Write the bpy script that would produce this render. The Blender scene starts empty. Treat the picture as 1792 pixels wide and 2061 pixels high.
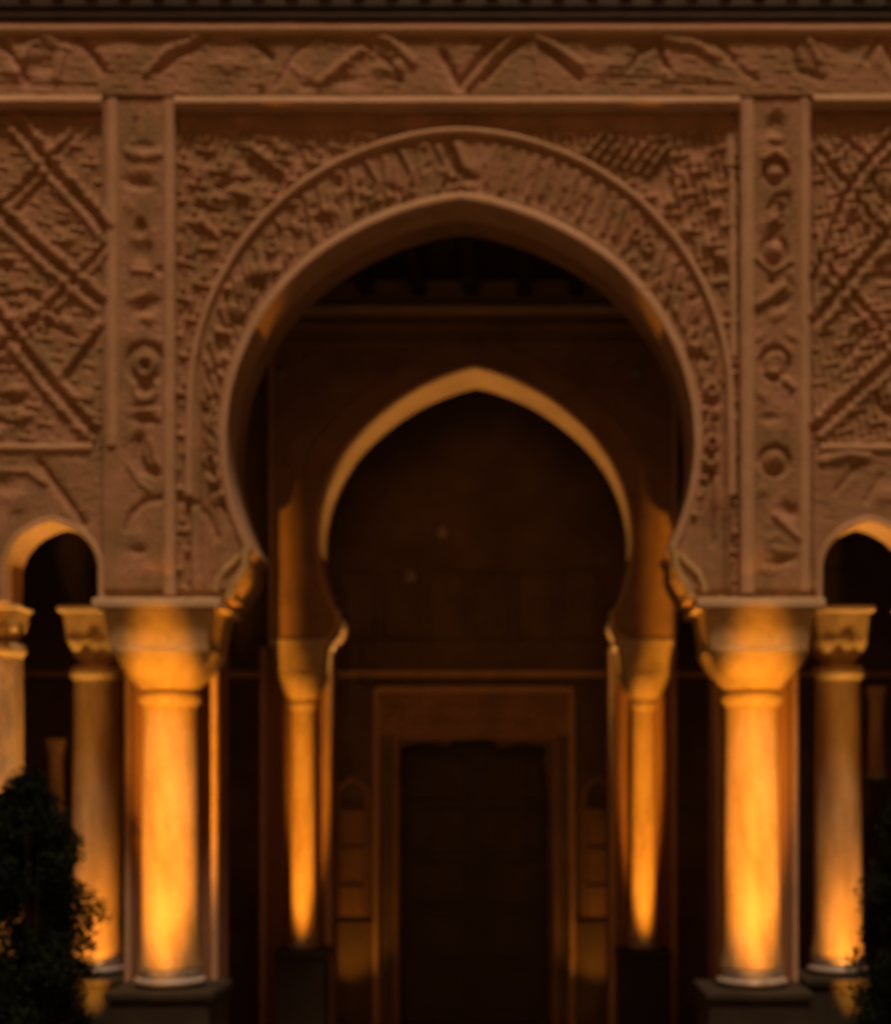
import bpy, math, random
import numpy as np
from mathutils import Vector
from mathutils.geometry import tessellate_polygon
R = math.radians
random.seed(7); rng = np.random.RandomState(11)
SC = bpy.context.scene

# ------------------------------------------------------------------ camera, sky, sun, exposure
U = 0.004            # metres per design unit on the facade plane
CAMX, CAMD, CAMZ = 0.452, 12.0, 2.65
VX, VY, CX = 1039.0, 1588.0, 926.0
cam_d = bpy.data.cameras.new('camera'); cam = bpy.data.objects.new('camera', cam_d)
SC.collection.objects.link(cam); SC.camera = cam
cam.location = (CAMX, -CAMD, CAMZ); cam.rotation_euler = (R(90), 0, 0)
cam_d.sensor_fit = 'HORIZONTAL'; cam_d.sensor_width = 36
cam_d.lens = 36 * CAMD / (1792 * U)
cam_d.shift_x = (896 - VX) / 1792; cam_d.shift_y = (VY - 1030.5) / 1792
cam_d.clip_end = 500
cam_d.dof.use_dof = True; cam_d.dof.focus_distance = 5.2; cam_d.dof.aperture_fstop = 1.45

SUN_EL, SUN_AZ = 66, 12
w = bpy.data.worlds.new('World'); SC.world = w; w.use_nodes = True
nt = w.node_tree; bg = nt.nodes['Background']
sky = nt.nodes.new('ShaderNodeTexSky'); sky.sky_type = 'NISHITA'; sky.sun_disc = False
sky.sun_elevation = R(3); sky.sun_rotation = R(180)
sky.dust_density = 6; sky.ozone_density = 0.5
dusk = nt.nodes.new('ShaderNodeMix'); dusk.data_type = 'RGBA'; dusk.blend_type = 'MULTIPLY'
dusk.inputs[0].default_value = 1
nt.links.new(sky.outputs[0], dusk.inputs[6]); dusk.inputs[7].default_value = (1.0, .62, .42, 1)
nt.links.new(dusk.outputs[2], bg.inputs[0]); bg.inputs[1].default_value = 0.05
sd = bpy.data.lights.new('sun', 'SUN'); sd.energy = 1.85; sd.angle = R(8); sd.color = (1, .65, .42)
sun = bpy.data.objects.new('sun', sd); SC.collection.objects.link(sun)
sun.rotation_euler = (R(90 - SUN_EL), 0, R(SUN_AZ))
SC.view_settings.view_transform = 'Standard'; SC.view_settings.look = 'None'
SC.view_settings.exposure = 0.0; SC.view_settings.gamma = 1
SC.render.engine = 'CYCLES'

# ------------------------------------------------------------------ helpers
C = SC.collection
def Yof(s): return CAMD / s - CAMD
def wp(x, y, s=1.0, h=0.0):
    return Vector((CAMX + (x - VX) * U / s, Yof(s) - h, CAMZ + (VY - y) * U / s))
def link(o, parent=None):
    C.objects.link(o)
    if parent is not None: o.parent = parent
    return o
def wloc(o):
    v = Vector((0, 0, 0))
    while o is not None: v += Vector(o.location); o = o.parent
    return v
def mk(name, verts, faces, mat, parent=None, smooth=False, origin=None):
    me = bpy.data.meshes.new(name)
    off = wloc(parent) if parent is not None else Vector(origin or (0, 0, 0))
    me.from_pydata([(v[0]-off.x, v[1]-off.y, v[2]-off.z) for v in verts], [], faces)
    me.materials.append(mat); me.update()
    if smooth: me.polygons.foreach_set('use_smooth', [True]*len(me.polygons))
    o = bpy.data.objects.new(name, me)
    if parent is None: o.location = off
    return link(o, parent)
def tag(o, label=None, cat=None, group=None, kind=None):
    for k, v in (('label', label), ('category', cat), ('group', group), ('kind', kind)):
        if v: o[k] = v
    return o
def thing(name, loc, label, cat, group=None):
    o = bpy.data.objects.new(name, None); o.empty_display_size = .2; o.location = loc
    link(o); return tag(o, label, cat, group)
def copy_tree(o, parent=None):
    c = o.copy(); C.objects.link(c)
    if parent is not None: c.parent = parent
    for ch in list(o.children): copy_tree(ch, c)
    return c
class G:
    """collects shapes into one mesh"""
    def __init__(s): s.v = []; s.f = []
    def add(s, v, f):
        n = len(s.v); s.v += [tuple(p) for p in v]; s.f += [tuple(i+n for i in q) for q in f]
    def box(s, x0, x1, y0, y1, z0, z1, b=0.0):
        if b <= 0:
            v = [(x, y, z) for x in (x0, x1) for y in (y0, y1) for z in (z0, z1)]
            s.add(v, [(0,1,3,2),(4,6,7,5),(0,4,5,1),(2,3,7,6),(0,2,6,4),(1,5,7,3)]); return
        # chamfered vertical rings
        rings = []
        for z, k in ((z0, b), (z0+b, 0), (z1-b, 0), (z1, b)):
            a, c, d, e = x0+k, x1-k, y0+k, y1-k
            q = b*.7
            rings.append([(a+q,d,z),(c-q,d,z),(c,d+q,z),(c,e-q,z),(c-q,e,z),(a+q,e,z),(a,e-q,z),(a,d+q,z)])
        v = [p for r in rings for p in r]; f = []
        for i in range(3):
            for j in range(8):
                f.append((i*8+j, i*8+(j+1)%8, (i+1)*8+(j+1)%8, (i+1)*8+j))
        f.append(tuple(range(7,-1,-1))); f.append(tuple(range(24,32)))
        s.add(v, f)
    def lathe(s, cx, cy, prof, n=40, sq=None):
        """prof: (r,z) ; sq: function z-> squareness 0..1"""
        v = []; f = []
        for i, (r, z) in enumerate(prof):
            k = sq(i) if sq else 0
            for j in range(n):
                a = 2*math.pi*j/n
                c, q = math.cos(a), math.sin(a)
                m = 1/max(abs(c), abs(q)); m = 1+(min(m, 1.36)-1)*k
                v.append((cx+r*m*c, cy+r*m*q, z))
        for i in range(len(prof)-1):
            for j in range(n):
                f.append((i*n+j, i*n+(j+1)%n, (i+1)*n+(j+1)%n, (i+1)*n+j))
        f.append(tuple(range(n-1, -1, -1))); f.append(tuple(range((len(prof)-1)*n, len(prof)*n)))
        s.add(v, f)
    def sweep(s, path, prof, sc=1.0, base=0.0, closed=False, wob=0.0):
        """path in design units on plane sc; prof (across, height m)"""
        n = len(path); v = []; f = []; m = len(prof)
        for i, (x, y) in enumerate(path):
            a = path[(i-1) % n] if (closed or i > 0) else path[0]
            b = path[(i+1) % n] if (closed or i < n-1) else path[-1]
            dx, dy = b[0]-a[0], b[1]-a[1]; L = math.hypot(dx, dy) or 1
            nx, ny = -dy/L, dx/L
            wv = (math.sin(i*1.7+x*.05)+math.sin(i*.63+y*.031))*wob
            for u, h in prof:
                v.append(wp(x+nx*(u+wv), y+ny*(u+wv), sc, base+h+wv*.0006))
        for i in range(n if closed else n-1):
            for j in range(m-1):
                k = (i+1) % n
                f.append((i*m+j, k*m+j, k*m+j+1, i*m+j+1))
        if not closed:
            f.append(tuple(range(m))); f.append(tuple(range((n-1)*m+m-1, (n-1)*m-1, -1)))
        s.add(v, f)
    def make(s, name, mat, parent=None, smooth=False):
        o = mk(name, s.v, s.f, mat, parent, smooth)
        import bmesh
        bm = bmesh.new(); bm.from_mesh(o.data); bmesh.ops.recalc_face_normals(bm, faces=bm.faces)
        bm.to_mesh(o.data); bm.free()
        if smooth: o.data.set_sharp_from_angle(angle=R(48))
        return o
def roundprof(wd, h, n=8):
    return [(-wd/2, -0.01)] + [(-wd/2*math.cos(math.pi*i/n), h*(.35+.65*math.sin(math.pi*i/n)**.6)) for i in range(n+1)] + [(wd/2, -0.01)]
def seg(pts, step=14):
    out = []
    for (a, b) in zip(pts[:-1], pts[1:]):
        n = max(1, int(math.hypot(b[0]-a[0], b[1]-a[1])/step))
        out += [(a[0]+(b[0]-a[0])*i/n, a[1]+(b[1]-a[1])*i/n) for i in range(n)]
    return out+[pts[-1]]
def slab(name, poly, s0, depth, mat, parent, h0=0.0):
    """extruded polygon given in design units on plane s0; front at h0, going back by depth"""
    n = len(poly)
    fr = [wp(x, y, s0, h0) for x, y in poly]
    bk = [Vector((p.x, p.y+depth, p.z)) for p in fr]
    tris = tessellate_polygon([[Vector((x, y, 0)) for x, y in poly]])
    f = [tuple(t) for t in tris] + [tuple(n+i for i in reversed(t)) for t in tris]
    f += [(i, (i+1) % n, n+(i+1) % n, n+i) for i in range(n)]
    g = G(); g.add(fr+bk, f)
    return g.make(name, mat, parent)

# ------------------------------------------------------------------ materials
def nodes(m):
    m.use_nodes = True; t = m.node_tree; return t, t.nodes['Principled BSDF']
def stone(name, cols, rough=.85, scale=1.6, bump=.35, fine=38, streak=0.0, stops=(.3, .5, .7)):
    m = bpy.data.materials.new(name); t, p = nodes(m); N = t.nodes; Lk = t.links.new
    tc = N.new('ShaderNodeTexCoord')
    mp = N.new('ShaderNodeMapping'); Lk(tc.outputs['Object'], mp.inputs[0])
    mp.inputs['Scale'].default_value = (1, 1, 1-streak)
    n1 = N.new('ShaderNodeTexNoise'); n1.inputs['Scale'].default_value = scale; n1.inputs['Detail'].default_value = 7
    n1.inputs['Roughness'].default_value = .62; Lk(mp.outputs[0], n1.inputs['Vector'])
    cr = N.new('ShaderNodeValToRGB'); Lk(n1.outputs['Fac'], cr.inputs[0])
    e = cr.color_ramp.elements
    e[0].position = stops[0]; e[0].color = (*cols[0], 1); e[1].position = stops[2]; e[1].color = (*cols[2], 1)
    k = e.new(stops[1]); k.color = (*cols[1], 1)
    n2 = N.new('ShaderNodeTexNoise'); n2.inputs['Scale'].default_value = fine; n2.inputs['Detail'].default_value = 4
    Lk(tc.outputs['Object'], n2.inputs['Vector'])
    mr = N.new('ShaderNodeMapRange'); Lk(n2.outputs['Fac'], mr.inputs[0])
    mr.inputs[1].default_value = .3; mr.inputs[2].default_value = .7; mr.inputs[3].default_value = .9; mr.inputs[4].default_value = 1.08
    mx = N.new('ShaderNodeMix'); mx.data_type = 'RGBA'; mx.blend_type = 'MULTIPLY'; mx.inputs[0].default_value = 1
    Lk(cr.outputs[0], mx.inputs[6]); Lk(mr.outputs[0], mx.inputs[7]); Lk(mx.outputs[2], p.inputs['Base Color'])
    n3 = N.new('ShaderNodeTexNoise'); n3.inputs['Scale'].default_value = fine*.4; n3.inputs['Detail'].default_value = 8
    Lk(mp.outputs[0], n3.inputs['Vector'])
    bp = N.new('ShaderNodeBump'); bp.inputs['Strength'].default_value = bump; bp.inputs['Distance'].default_value = .012
    Lk(n3.outputs['Fac'], bp.inputs['Height']); Lk(bp.outputs[0], p.inputs['Normal'])
    p.inputs['Roughness'].default_value = rough
    return m
M_ST = stone('carved_stucco', [(.29, .19, .085), (.38, .225, .11), (.47, .27, .165)], scale=3.2, bump=.3, stops=(.36, .5, .64))
M_MO = stone('moulding_stucco', [(.44, .30, .16), (.54, .35, .20), (.60, .40, .25)], scale=2.6, bump=.3)
M_COL = stone('column_stone', [(.40, .26, .11), (.58, .40, .18), (.70, .50, .28)], rough=.55, scale=5, bump=.3, streak=.75, fine=30, stops=(.36, .5, .64))
M_CAP = stone('capital_stone', [(.40, .29, .12), (.54, .39, .17), (.60, .43, .22)], rough=.6, scale=6, bump=.5, fine=45)
M_ABA = stone('light_toned_abacus', [(.58, .44, .26), (.66, .50, .30), (.72, .56, .36)], rough=.6, scale=5, bump=.2)  # paler than the capital: light catching the abacus is put into its colour
M_MAR = stone('shade_toned_marble', [(.22, .19, .16), (.36, .32, .28), (.5, .45, .40)], rough=.35, scale=5, bump=.1)  # toned down, so the colour carries some of the shade at the bases
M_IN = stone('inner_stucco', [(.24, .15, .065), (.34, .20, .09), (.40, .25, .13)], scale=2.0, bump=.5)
M_PED = stone('shade_toned_stone', [(.018, .014, .009), (.028, .022, .013), (.045, .034, .02)], scale=3, bump=.4)  # darkened so the colour supplies the shade around the column feet
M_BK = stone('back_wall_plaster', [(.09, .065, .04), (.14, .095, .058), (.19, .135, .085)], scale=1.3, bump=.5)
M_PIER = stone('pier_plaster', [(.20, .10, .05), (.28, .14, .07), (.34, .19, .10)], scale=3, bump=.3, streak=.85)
M_PAV = stone('paving_stone', [(.10, .07, .045), (.16, .11, .07), (.20, .15, .10)], scale=1.5, bump=.3)
M_WOOD = stone('dark_wood', [(.018, .012, .007), (.03, .02, .011), (.045, .028, .015)], rough=.6, scale=4, bump=.4, fine=60)
M_POT = stone('terracotta', [(.28, .13, .08), (.36, .18, .11), (.42, .24, .16)], scale=8, bump=.2)
M_MET = stone('lamp_metal', [(.02, .02, .02), (.03, .03, .03), (.05, .05, .05)], rough=.4, scale=8, bump=.05)
def leafmat():
    m = bpy.data.materials.new('shrub_leaf'); t, p = nodes(m); N = t.nodes
    tc = N.new('ShaderNodeTexCoord'); n = N.new('ShaderNodeTexNoise'); n.inputs['Scale'].default_value = 9
    t.links.new(tc.outputs['Object'], n.inputs['Vector'])
    cr = N.new('ShaderNodeValToRGB'); t.links.new(n.outputs['Fac'], cr.inputs[0])
    cr.color_ramp.elements[0].position = .35; cr.color_ramp.elements[0].color = (.005, .010, .004, 1)
    cr.color_ramp.elements[1].position = .68; cr.color_ramp.elements[1].color = (.014, .026, .009, 1)
    t.links.new(cr.outputs[0], p.inputs['Base Color']); p.inputs['Roughness'].default_value = .8; p.inputs['Specular IOR Level'].default_value = .15
    return m
M_LEAF = leafmat()
def glow(name, col, st):
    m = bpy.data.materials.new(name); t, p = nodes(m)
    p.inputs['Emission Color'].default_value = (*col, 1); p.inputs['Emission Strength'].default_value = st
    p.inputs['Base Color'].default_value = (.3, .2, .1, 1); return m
M_LENS = glow('lamp_lens', (1, .45, .08), 1.5)

# ------------------------------------------------------------------ ground
GY = VY + CAMZ/U
g = G(); g.add([(-60,-60,0),(60,-60,0),(60,60,0),(-60,60,0)], [(0,1,2,3)])
tag(g.make('ground', M_PAV), kind='structure')

# ------------------------------------------------------------------ arch outlines (design units)
def main_arch(off=0.0, y_end=1110, n=90, c=(926, 895), r=468, point=19):
    a0 = math.asin((y_end-c[1])/(r+off)); pts = []
    for i in range(n+1):
        a = math.pi + a0 - (math.pi+2*a0)*i/n
        x = c[0]+(r+off)*math.cos(a); y = c[1]-(r+off)*math.sin(a)
        if y < c[1]-100: y -= point*max(0, 1-abs(x-c[0])/230)**1.5
        pts.append((x, y))
    return pts      # from left to right
CURL_L = [(474,1212),(476,1196),(488,1180),(498,1162),(501,1142),(500,1126)]
CURL_R = [(2*CX-x, y) for x, y in reversed(CURL_L)]
def small_arch(x0, x1, yb=1212, off=0.0, top=1058, n=30):
    cx, r = (x0+x1)/2, (x1-x0)/2+off; cy = top+(x1-x0)/2
    out = [(x0-off, yb)]
    for i in range(n+1):
        a = math.pi-math.pi*i/n
        out.append((cx+r*math.cos(a), cy-r*math.sin(a)-6*max(0, 1-abs(math.cos(a))*2.2)))
    return out+[(x1+off, yb)]
SA_L = (15, 200); SA_L2 = (-235, -48)
mir = lambda t: (2*CX-t[1], 2*CX-t[0])
SA_R, SA_R2 = mir(SA_L), mir(SA_L2)
bottom = [(-450, GY)] + [(-235, GY)] + small_arch(*SA_L2) + small_arch(*SA_L) + CURL_L + main_arch() + CURL_R \
    + small_arch(*SA_R) + small_arch(*SA_R2) + [(2*CX+235, GY), (2*CX+450, GY)]
facade_poly = bottom + [(2*CX+450, -140), (-450, -140)]

FAC = thing('arcade_facade', (0, 0, 0), 'carved brown stucco facade with the tall horseshoe arch, frieze and lattice panels', 'facade')
slab('wall', facade_poly, 1.0, .379, M_MO, FAC)
slab('arch_reveal', [(203, 1212)] + CURL_L + main_arch() + CURL_R + [(1649, 1212), (1649, -140), (203, -140)], 1.0, .321, M_IN, FAC, -.3795)

# ------------------------------------------------------------------ relief height field over the facade
STEP = 2.5
XS = np.arange(-135, 1990, STEP); YS = np.arange(60, 1214, STEP)
X, Y = np.meshgrid(XS, YS)
H = np.zeros_like(X)
def vnoise(scale, seed, ax=1.0, ay=1.0):
    r = np.random.RandomState(seed); gx = (X-XS[0])/scale*ax; gy = (Y-YS[0])/scale*ay
    t = r.rand(int(gy.max())+3, int(gx.max())+3)
    ix, iy = gx.astype(int), gy.astype(int); fx, fy = gx-ix, gy-iy
    fx = fx*fx*(3-2*fx); fy = fy*fy*(3-2*fy)
    return (t[iy,ix]*(1-fx)+t[iy,ix+1]*fx)*(1-fy)+(t[iy+1,ix]*(1-fx)+t[iy+1,ix+1]*fx)*fy-.5
def win(x0, x1, y0, y1):
    i0 = max(0, int((y0-YS[0])/STEP)); i1 = min(len(YS), int((y1-YS[0])/STEP)+2)
    j0 = max(0, int((x0-XS[0])/STEP)); j1 = min(len(XS), int((x1-XS[0])/STEP)+2)
    return slice(i0, i1), slice(j0, j1)
def stroke(pts, wd, h, soft=1.0):
    for (a, b) in zip(pts[:-1], pts[1:]):
        m = wd*2
        W = win(min(a[0],b[0])-m, max(a[0],b[0])+m, min(a[1],b[1])-m, max(a[1],b[1])+m)
        x, y = X[W], Y[W]
        if x.size == 0: continue
        dx, dy = b[0]-a[0], b[1]-a[1]; L = dx*dx+dy*dy+1e-6
        t = np.clip(((x-a[0])*dx+(y-a[1])*dy)/L, 0, 1)
        d = np.hypot(x-a[0]-t*dx, y-a[1]-t*dy)/(wd/2)
        v = h*np.exp(-(d**2.2)*1.1)
        H[W] = np.where(abs(v) > abs(TMP[W]), H[W]-TMP[W]+v, H[W]); TMP[W] = np.where(abs(v) > abs(TMP[W]), v, TMP[W])
TMP = np.zeros_like(H)
def newlayer(): TMP[:] = 0
def bump(cx, cy, rx, ry, h, rot=0):
    m = max(rx, ry)*2; W = win(cx-m, cx+m, cy-m, cy+m); x, y = X[W]-cx, Y[W]-cy
    if x.size == 0: return
    c, s = math.cos(rot), math.sin(rot)
    d = np.hypot((x*c+y*s)/rx, (-x*s+y*c)/ry)
    H[W] += h*np.exp(-d**3)
def ring(cx, cy, r, wd, h, ry=None):
    ry = ry or r; m = max(r, ry)+wd*2; W = win(cx-m, cx+m, cy-m, cy+m); x, y = X[W]-cx, (Y[W]-cy)*r/ry
    if x.size == 0: return
    H[W] += h*np.exp(-(abs(np.hypot(x, y)-r)/(wd/2))**3)
def groove_pair(pts, gap=15, wd=9, h=.024):
    gap *= .85; wd *= .9
    """a strap: sunk centre with a raised strand each side"""
    newlayer(); stroke(pts, wd*1.5, -h*.9)
    for s_ in (-1, 1):
        q = []
        for i, (x, y) in enumerate(pts):
            a = pts[max(0, i-1)]; b = pts[min(len(pts)-1, i+1)]
            L = math.hypot(b[0]-a[0], b[1]-a[1]) or 1
            q.append((x-(b[1]-a[1])/L*gap*s_, y+(b[0]-a[0])/L*gap*s_))
        newlayer(); stroke(q, wd*1.5, h)
def leaf(cx, cy, L, wd, rot, h):
    bump(cx, cy, L, wd, h, rot); bump(cx, cy, L*.8, wd*.28, -h*.7, rot)

in_ext = ((np.hypot(X-CX, Y-815) < 541) & (Y < 815)) | ((abs(X-CX) < 541) & (Y >= 815))
r_in = np.hypot(X-CX, Y-895)
fr = Y < 202
lat = ((X < 210) | (X > 1632)) & (Y >= 202) & (Y < 905)
low = ((X < 210) | (X > 1632)) & (Y >= 905)
pil = (((X >= 210) & (X < 357)) | ((X > 1484) & (X <= 1632))) & ~fr
spn = (X >= 357) & (X <= 1484) & ~fr & ~in_ext
arc = (X >= 357) & (X <= 1484) & ~fr & in_ext
# ---- frieze : blind zigzag of little gables, worn blobs inside
for pts, wd, h in [([(155,76),(172,90),(212,150)],16,-.03), ([(137,104),(120,165)],18,.018), ([(298,158),(340,112),(395,90)],16,.02),
    ([(323,155),(360,122),(402,101)],12,-.02), ([(500,80),(520,95),(548,125)],15,-.03), ([(532,140),(530,182)],14,.02), ([(395,86),(500,84)],12,.016),
    ([(560,178),(600,110),(640,80)],12,-.012),
    ([(644,178),(690,140),(733,108)],18,.022), ([(737,66),(790,95),(833,136)],20,.024), ([(718,90),(780,130),(808,172)],10,-.02),
    ([(892,118),(924,182),(972,120),(1021,74)],17,-.035), ([(945,180),(990,122),(1040,74)],16,.022), ([(975,172),(1015,125),(1054,88)],11,-.02),
    ([(1075,82),(1120,108),(1169,142)],18,.024), ([(1090,104),(1130,135),(1165,170)],11,-.018), ([(1070,90),(1085,178)],8,.008),
    ([(1324,100),(1330,128),(1349,155)],13,-.03), ([(1335,88),(1390,96),(1437,124)],20,.022), ([(1440,90),(1480,140),(1520,172)],14,-.016),
    ([(1290,108),(1262,150)],12,-.02), ([(1590,95),(1600,150),(1650,166)],16,-.022), ([(1620,80),(1640,130)],18,.018), ([(1740,130),(1765,80),(1800,150)],16,-.024),
    ([(40,160),(70,100),(110,80)],14,.018), ([(0,90),(30,120),(60,170)],14,-.02)]:
    newlayer(); stroke(pts, wd, h)
for (x, y, a, b, h) in [(802,147,12,18,.03),(770,150,20,12,.014),(1292,102,18,13,-.03),(1345,165,14,18,.02),(60,120,26,18,.02),(95,140,20,16,-.018),
    (112,95,14,12,.02),(30,150,20,14,.014),(700,170,30,10,-.014),(465,140,30,18,.012),(455,95,14,9,-.012),(1200,110,22,18,-.012),(1240,145,26,18,.014),
    (1700,110,24,18,-.012),(1760,120,14,26,.012),(250,120,40,26,.01),(625,182,20,10,-.016)]:
    bump(x, y, a, b, h)
for q in range(24):
    x = rng.uniform(-130, 1980)
    if 215 < x < 500 or 860 < x < 1180: continue
    leaf(x, rng.uniform(84, 174), rng.uniform(9, 17), rng.uniform(5, 8), rng.uniform(0, 3.1), rng.uniform(.008, .016))
newlayer(); stroke([(1148,163),(1400,166)], 5, -.01); stroke([(1330,176),(1470,178)], 8, -.014); stroke([(0,178),(200,180)], 6, -.01)
# ---- lattice panels, left then its mirror-like partner
groove_pair([(30,240),(54,273),(108,345),(194,440),(215,470)], 19, 13)
groove_pair([(-60,375),(0,431),(90,515),(201,612)], 19, 14)
groove_pair([(-60,575),(0,640),(97,766),(187,867)], 19, 13)
newlayer(); stroke([(97,318),(151,276),(190,240)], 14, .018); stroke([(40,424),(104,356)], 13, -.018)
newlayer(); stroke([(20,648),(50,636),(90,633),(140,652)], 15, .02); stroke([(30,662),(90,650),(150,678)], 10, -.02)
newlayer(); stroke([(200,655),(160,710),(124,758)], 13, .022); stroke([(208,668),(136,768)], 9, -.02); stroke([(61,662),(115,752)], 11, .015)
newlayer(); stroke([(-60,560),(0,600),(60,590),(120,640)], 13, -.018)
for (x, y, a, b, h) in [(140,485,16,10,.02),(130,455,18,9,-.018),(150,520,14,8,-.016),(175,800,16,12,.016),(20,810,34,16,-.022),(35,790,22,9,.022),
    (52,840,16,9,.02),(5,850,14,9,-.022),(12,540,16,14,-.024),(22,525,14,8,.02),(35,590,20,12,.018),(60,345,18,24,.01),(30,720,20,16,.012),(170,350,14,20,.012),(140,560,14,10,.01)]:
    bump(x, y, a, b, h)
groove_pair([(-60,760),(60,660),(126,596),(215,500)], 15, 9, .016)
groove_pair([(-60,480),(30,400),(100,330),(190,240)], 15, 9, .014)
groove_pair([(1640,300),(1740,430),(1850,560)], 15, 9, .015)
groove_pair([(1640,520),(1750,640),(1850,760)], 15, 9, .015)
groove_pair([(1640,560),(1700,395),(1735,340),(1820,250)], 16, 10, .02)
groove_pair([(1640,648),(1720,548),(1800,458),(1880,380)], 19, 14)
groove_pair([(1640,868),(1700,812),(1755,764),(1800,722),(1880,650)], 19, 13)
newlayer(); stroke([(1698,282),(1733,316)], 13, -.03); stroke([(1752,358),(1765,395),(1792,412),(1840,400)], 12, -.028)
newlayer(); stroke([(1690,700),(1712,655),(1760,628),(1830,622)], 10, .016); stroke([(1700,725),(1735,680),(1790,655),(1840,652)], 10, -.014)
newlayer(); stroke([(1715,740),(1735,700),(1792,682)], 10, .014); stroke([(1755,790),(1775,830),(1840,842)], 13, -.025); stroke([(1680,760),(1740,700)], 8, .01)
newlayer(); stroke([(1690,470),(1735,440)], 12, -.016); stroke([(1670,520),(1715,500)], 9, .016); stroke([(1715,290),(1675,330)], 10, .012)
for (x, y, a, b, h) in [(1790,795,16,20,.024),(1680,520,16,8,-.016),(1670,400,10,30,.008),(1780,370,16,20,.016),(1770,520,20,14,.014),(1785,560,24,10,-.02),(1680,600,18,10,.012),(1665,650,10,30,.01)]:
    bump(x, y, a, b, h)
for q in range(24):
    left = q % 2; x = rng.uniform(-130, 200) if left else rng.uniform(1645, 1980)
    leaf(x, rng.uniform(240, 880), rng.uniform(8, 16), rng.uniform(4, 7), rng.uniform(0, 3.1), rng.uniform(.006, .013))
# ---- lower walls beside the small arches
newlayer(); stroke([(83,935),(120,985),(170,1055)], 17, -.026); stroke([(0,950),(60,952),(95,975)], 14, .014)
newlayer(); stroke([(1655,930),(1705,918),(1740,922)], 22, .024); stroke([(1730,930),(1680,990)], 14, -.014); stroke([(1770,960),(1740,1010)], 14, -.012)
for (x, y, a, b, h) in [(40,1010,26,22,.014),(10,980,20,14,-.012),(150,1040,26,16,.008),(1700,1000,30,20,-.008),(1780,1000,22,18,.012),(1660,960,12,26,.01)]:
    bump(x, y, a, b, h)
# ---- pilasters : chains of worn medallions
bump(1557,262,17,26,-.034,.2); bump(1553,280,10,12,.02); bump(1560,296,16,9,-.018)
ring(1557,352,22,12,-.03); bump(1557,355,9,9,.022); newlayer(); stroke([(1535,325),(1557,310),(1578,325)], 10, .018)
newlayer(); stroke([(1545,425),(1560,402),(1582,396),(1582,418),(1566,440)], 12, -.026); newlayer(); stroke([(1560,408),(1575,412),(1572,432),(1548,452)], 10, .024)
bump(1556,470,18,14,-.028,-.6); ring(1555,508,22,13,-.026,26); bump(1555,508,9,12,.02)
newlayer(); stroke([(1520,525),(1552,552),(1590,530)], 11, .016); bump(1549,570,10,10,-.018)
newlayer(); stroke([(1522,618),(1545,605),(1572,582)], 16, .024); bump(1572,612,20,9,-.02,-.6); bump(1560,640,18,9,.012,-.4)
ring(1556,735,26,14,-.026,30); newlayer(); stroke([(1535,752),(1560,756),(1590,782)], 14, .02); bump(1575,715,14,14,.014)
bump(1545,845,20,10,-.012); ring(1556,930,27,14,-.026); bump(1556,925,14,14,.026)
bump(1585,1030,20,15,-.028,.7); newlayer(); stroke([(1555,1040),(1585,1065),(1610,1090)], 14, .014); bump(1565,1110,24,9,.014,.3); bump(1572,1130,28,10,-.02,-.2); bump(1555,1085,16,10,.01)
for (x, y) in [(1530,460),(1588,560),(1528,680),(1590,680),(1530,800),(1588,830),(1532,990),(1540,1150)]: leaf(x, y, 15, 7, rng.uniform(0, 3), .012)
# left pilaster
newlayer(); stroke([(262,312),(290,322),(328,316)], 18, .016); bump(292,298,20,9,-.012); bump(282,375,30,12,-.022,.2); bump(290,348,24,9,.008)
newlayer(); stroke([(275,245),(272,280)], 9, -.014); bump(285,462,11,17,-.04); bump(290,510,20,22,-.024); newlayer(); stroke([(268,480),(268,548),(312,552),(312,470)], 9, .014)
bump(326,548,10,8,-.02); bump(300,620,30,14,-.018,-.4); bump(285,600,26,9,.014,-.3); bump(300,645,16,9,.014)
ring(295,735,34,15,-.022,38); ring(295,738,16,11,.014); bump(295,742,9,10,-.028); bump(295,784,16,9,-.034); ring(295,784,24,9,.01)
bump(292,818,24,6,-.02,-.15); bump(296,830,22,6,.014); bump(292,850,26,8,-.02,.1); bump(322,840,8,14,.016)
newlayer(); stroke([(282,886),(280,920),(292,948),(315,955)], 19, -.036); newlayer(); stroke([(305,890),(314,920),(318,938)], 9, .018)
newlayer(); stroke([(262,940),(285,975),(305,990)], 9, .012)
newlayer(); stroke([(258,1065),(270,1035),(295,1012),(345,1002),(400,1018),(425,1048),(440,1085)], 15, -.018); bump(280,1085,15,18,.012); bump(282,1110,18,9,-.016)
for (x, y) in [(262,420),(325,420),(262,680),(325,690),(262,880),(300,1150)]: leaf(x, y, 15, 7, rng.uniform(0, 3), .011)
# ---- spandrels: diagonal leaf scrolls
for pts, wd, h in [([(482,312),(510,345),(550,368)],20,-.036), ([(505,300),(535,322),(572,350)],14,.024), ([(455,345),(480,312)],18,.02), ([(440,380),(470,370),(520,362)],15,-.024),
    ([(485,360),(475,385),(500,400)],16,.022), ([(400,400),(450,405),(500,395)],14,.014), ([(395,420),(450,425)],14,-.016), ([(390,470),(430,480)],14,-.02),
    ([(405,445),(440,480)],13,.018), ([(385,540),(410,490)],14,-.018), ([(612,300),(620,330)],14,.018), ([(640,290),(660,310)],12,-.02),
    ([(380,600),(400,560)],10,.014)]:
    newlayer(); stroke(pts, wd, h)
for i in range(7):
    x = 1175+i*22; newlayer(); stroke([(x+32,278+i*4),(x-6,324+i*5)], 9, .026 if i % 3 else .032); newlayer(); stroke([(x+43,282+i*4),(x+6,326+i*5)], 8, -.02)
bump(1322,362,22,28,-.038,.4); bump(1340,385,14,20,-.02); newlayer(); stroke([(1355,345),(1375,360),(1350,395),(1340,418)], 13, .02)
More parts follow.
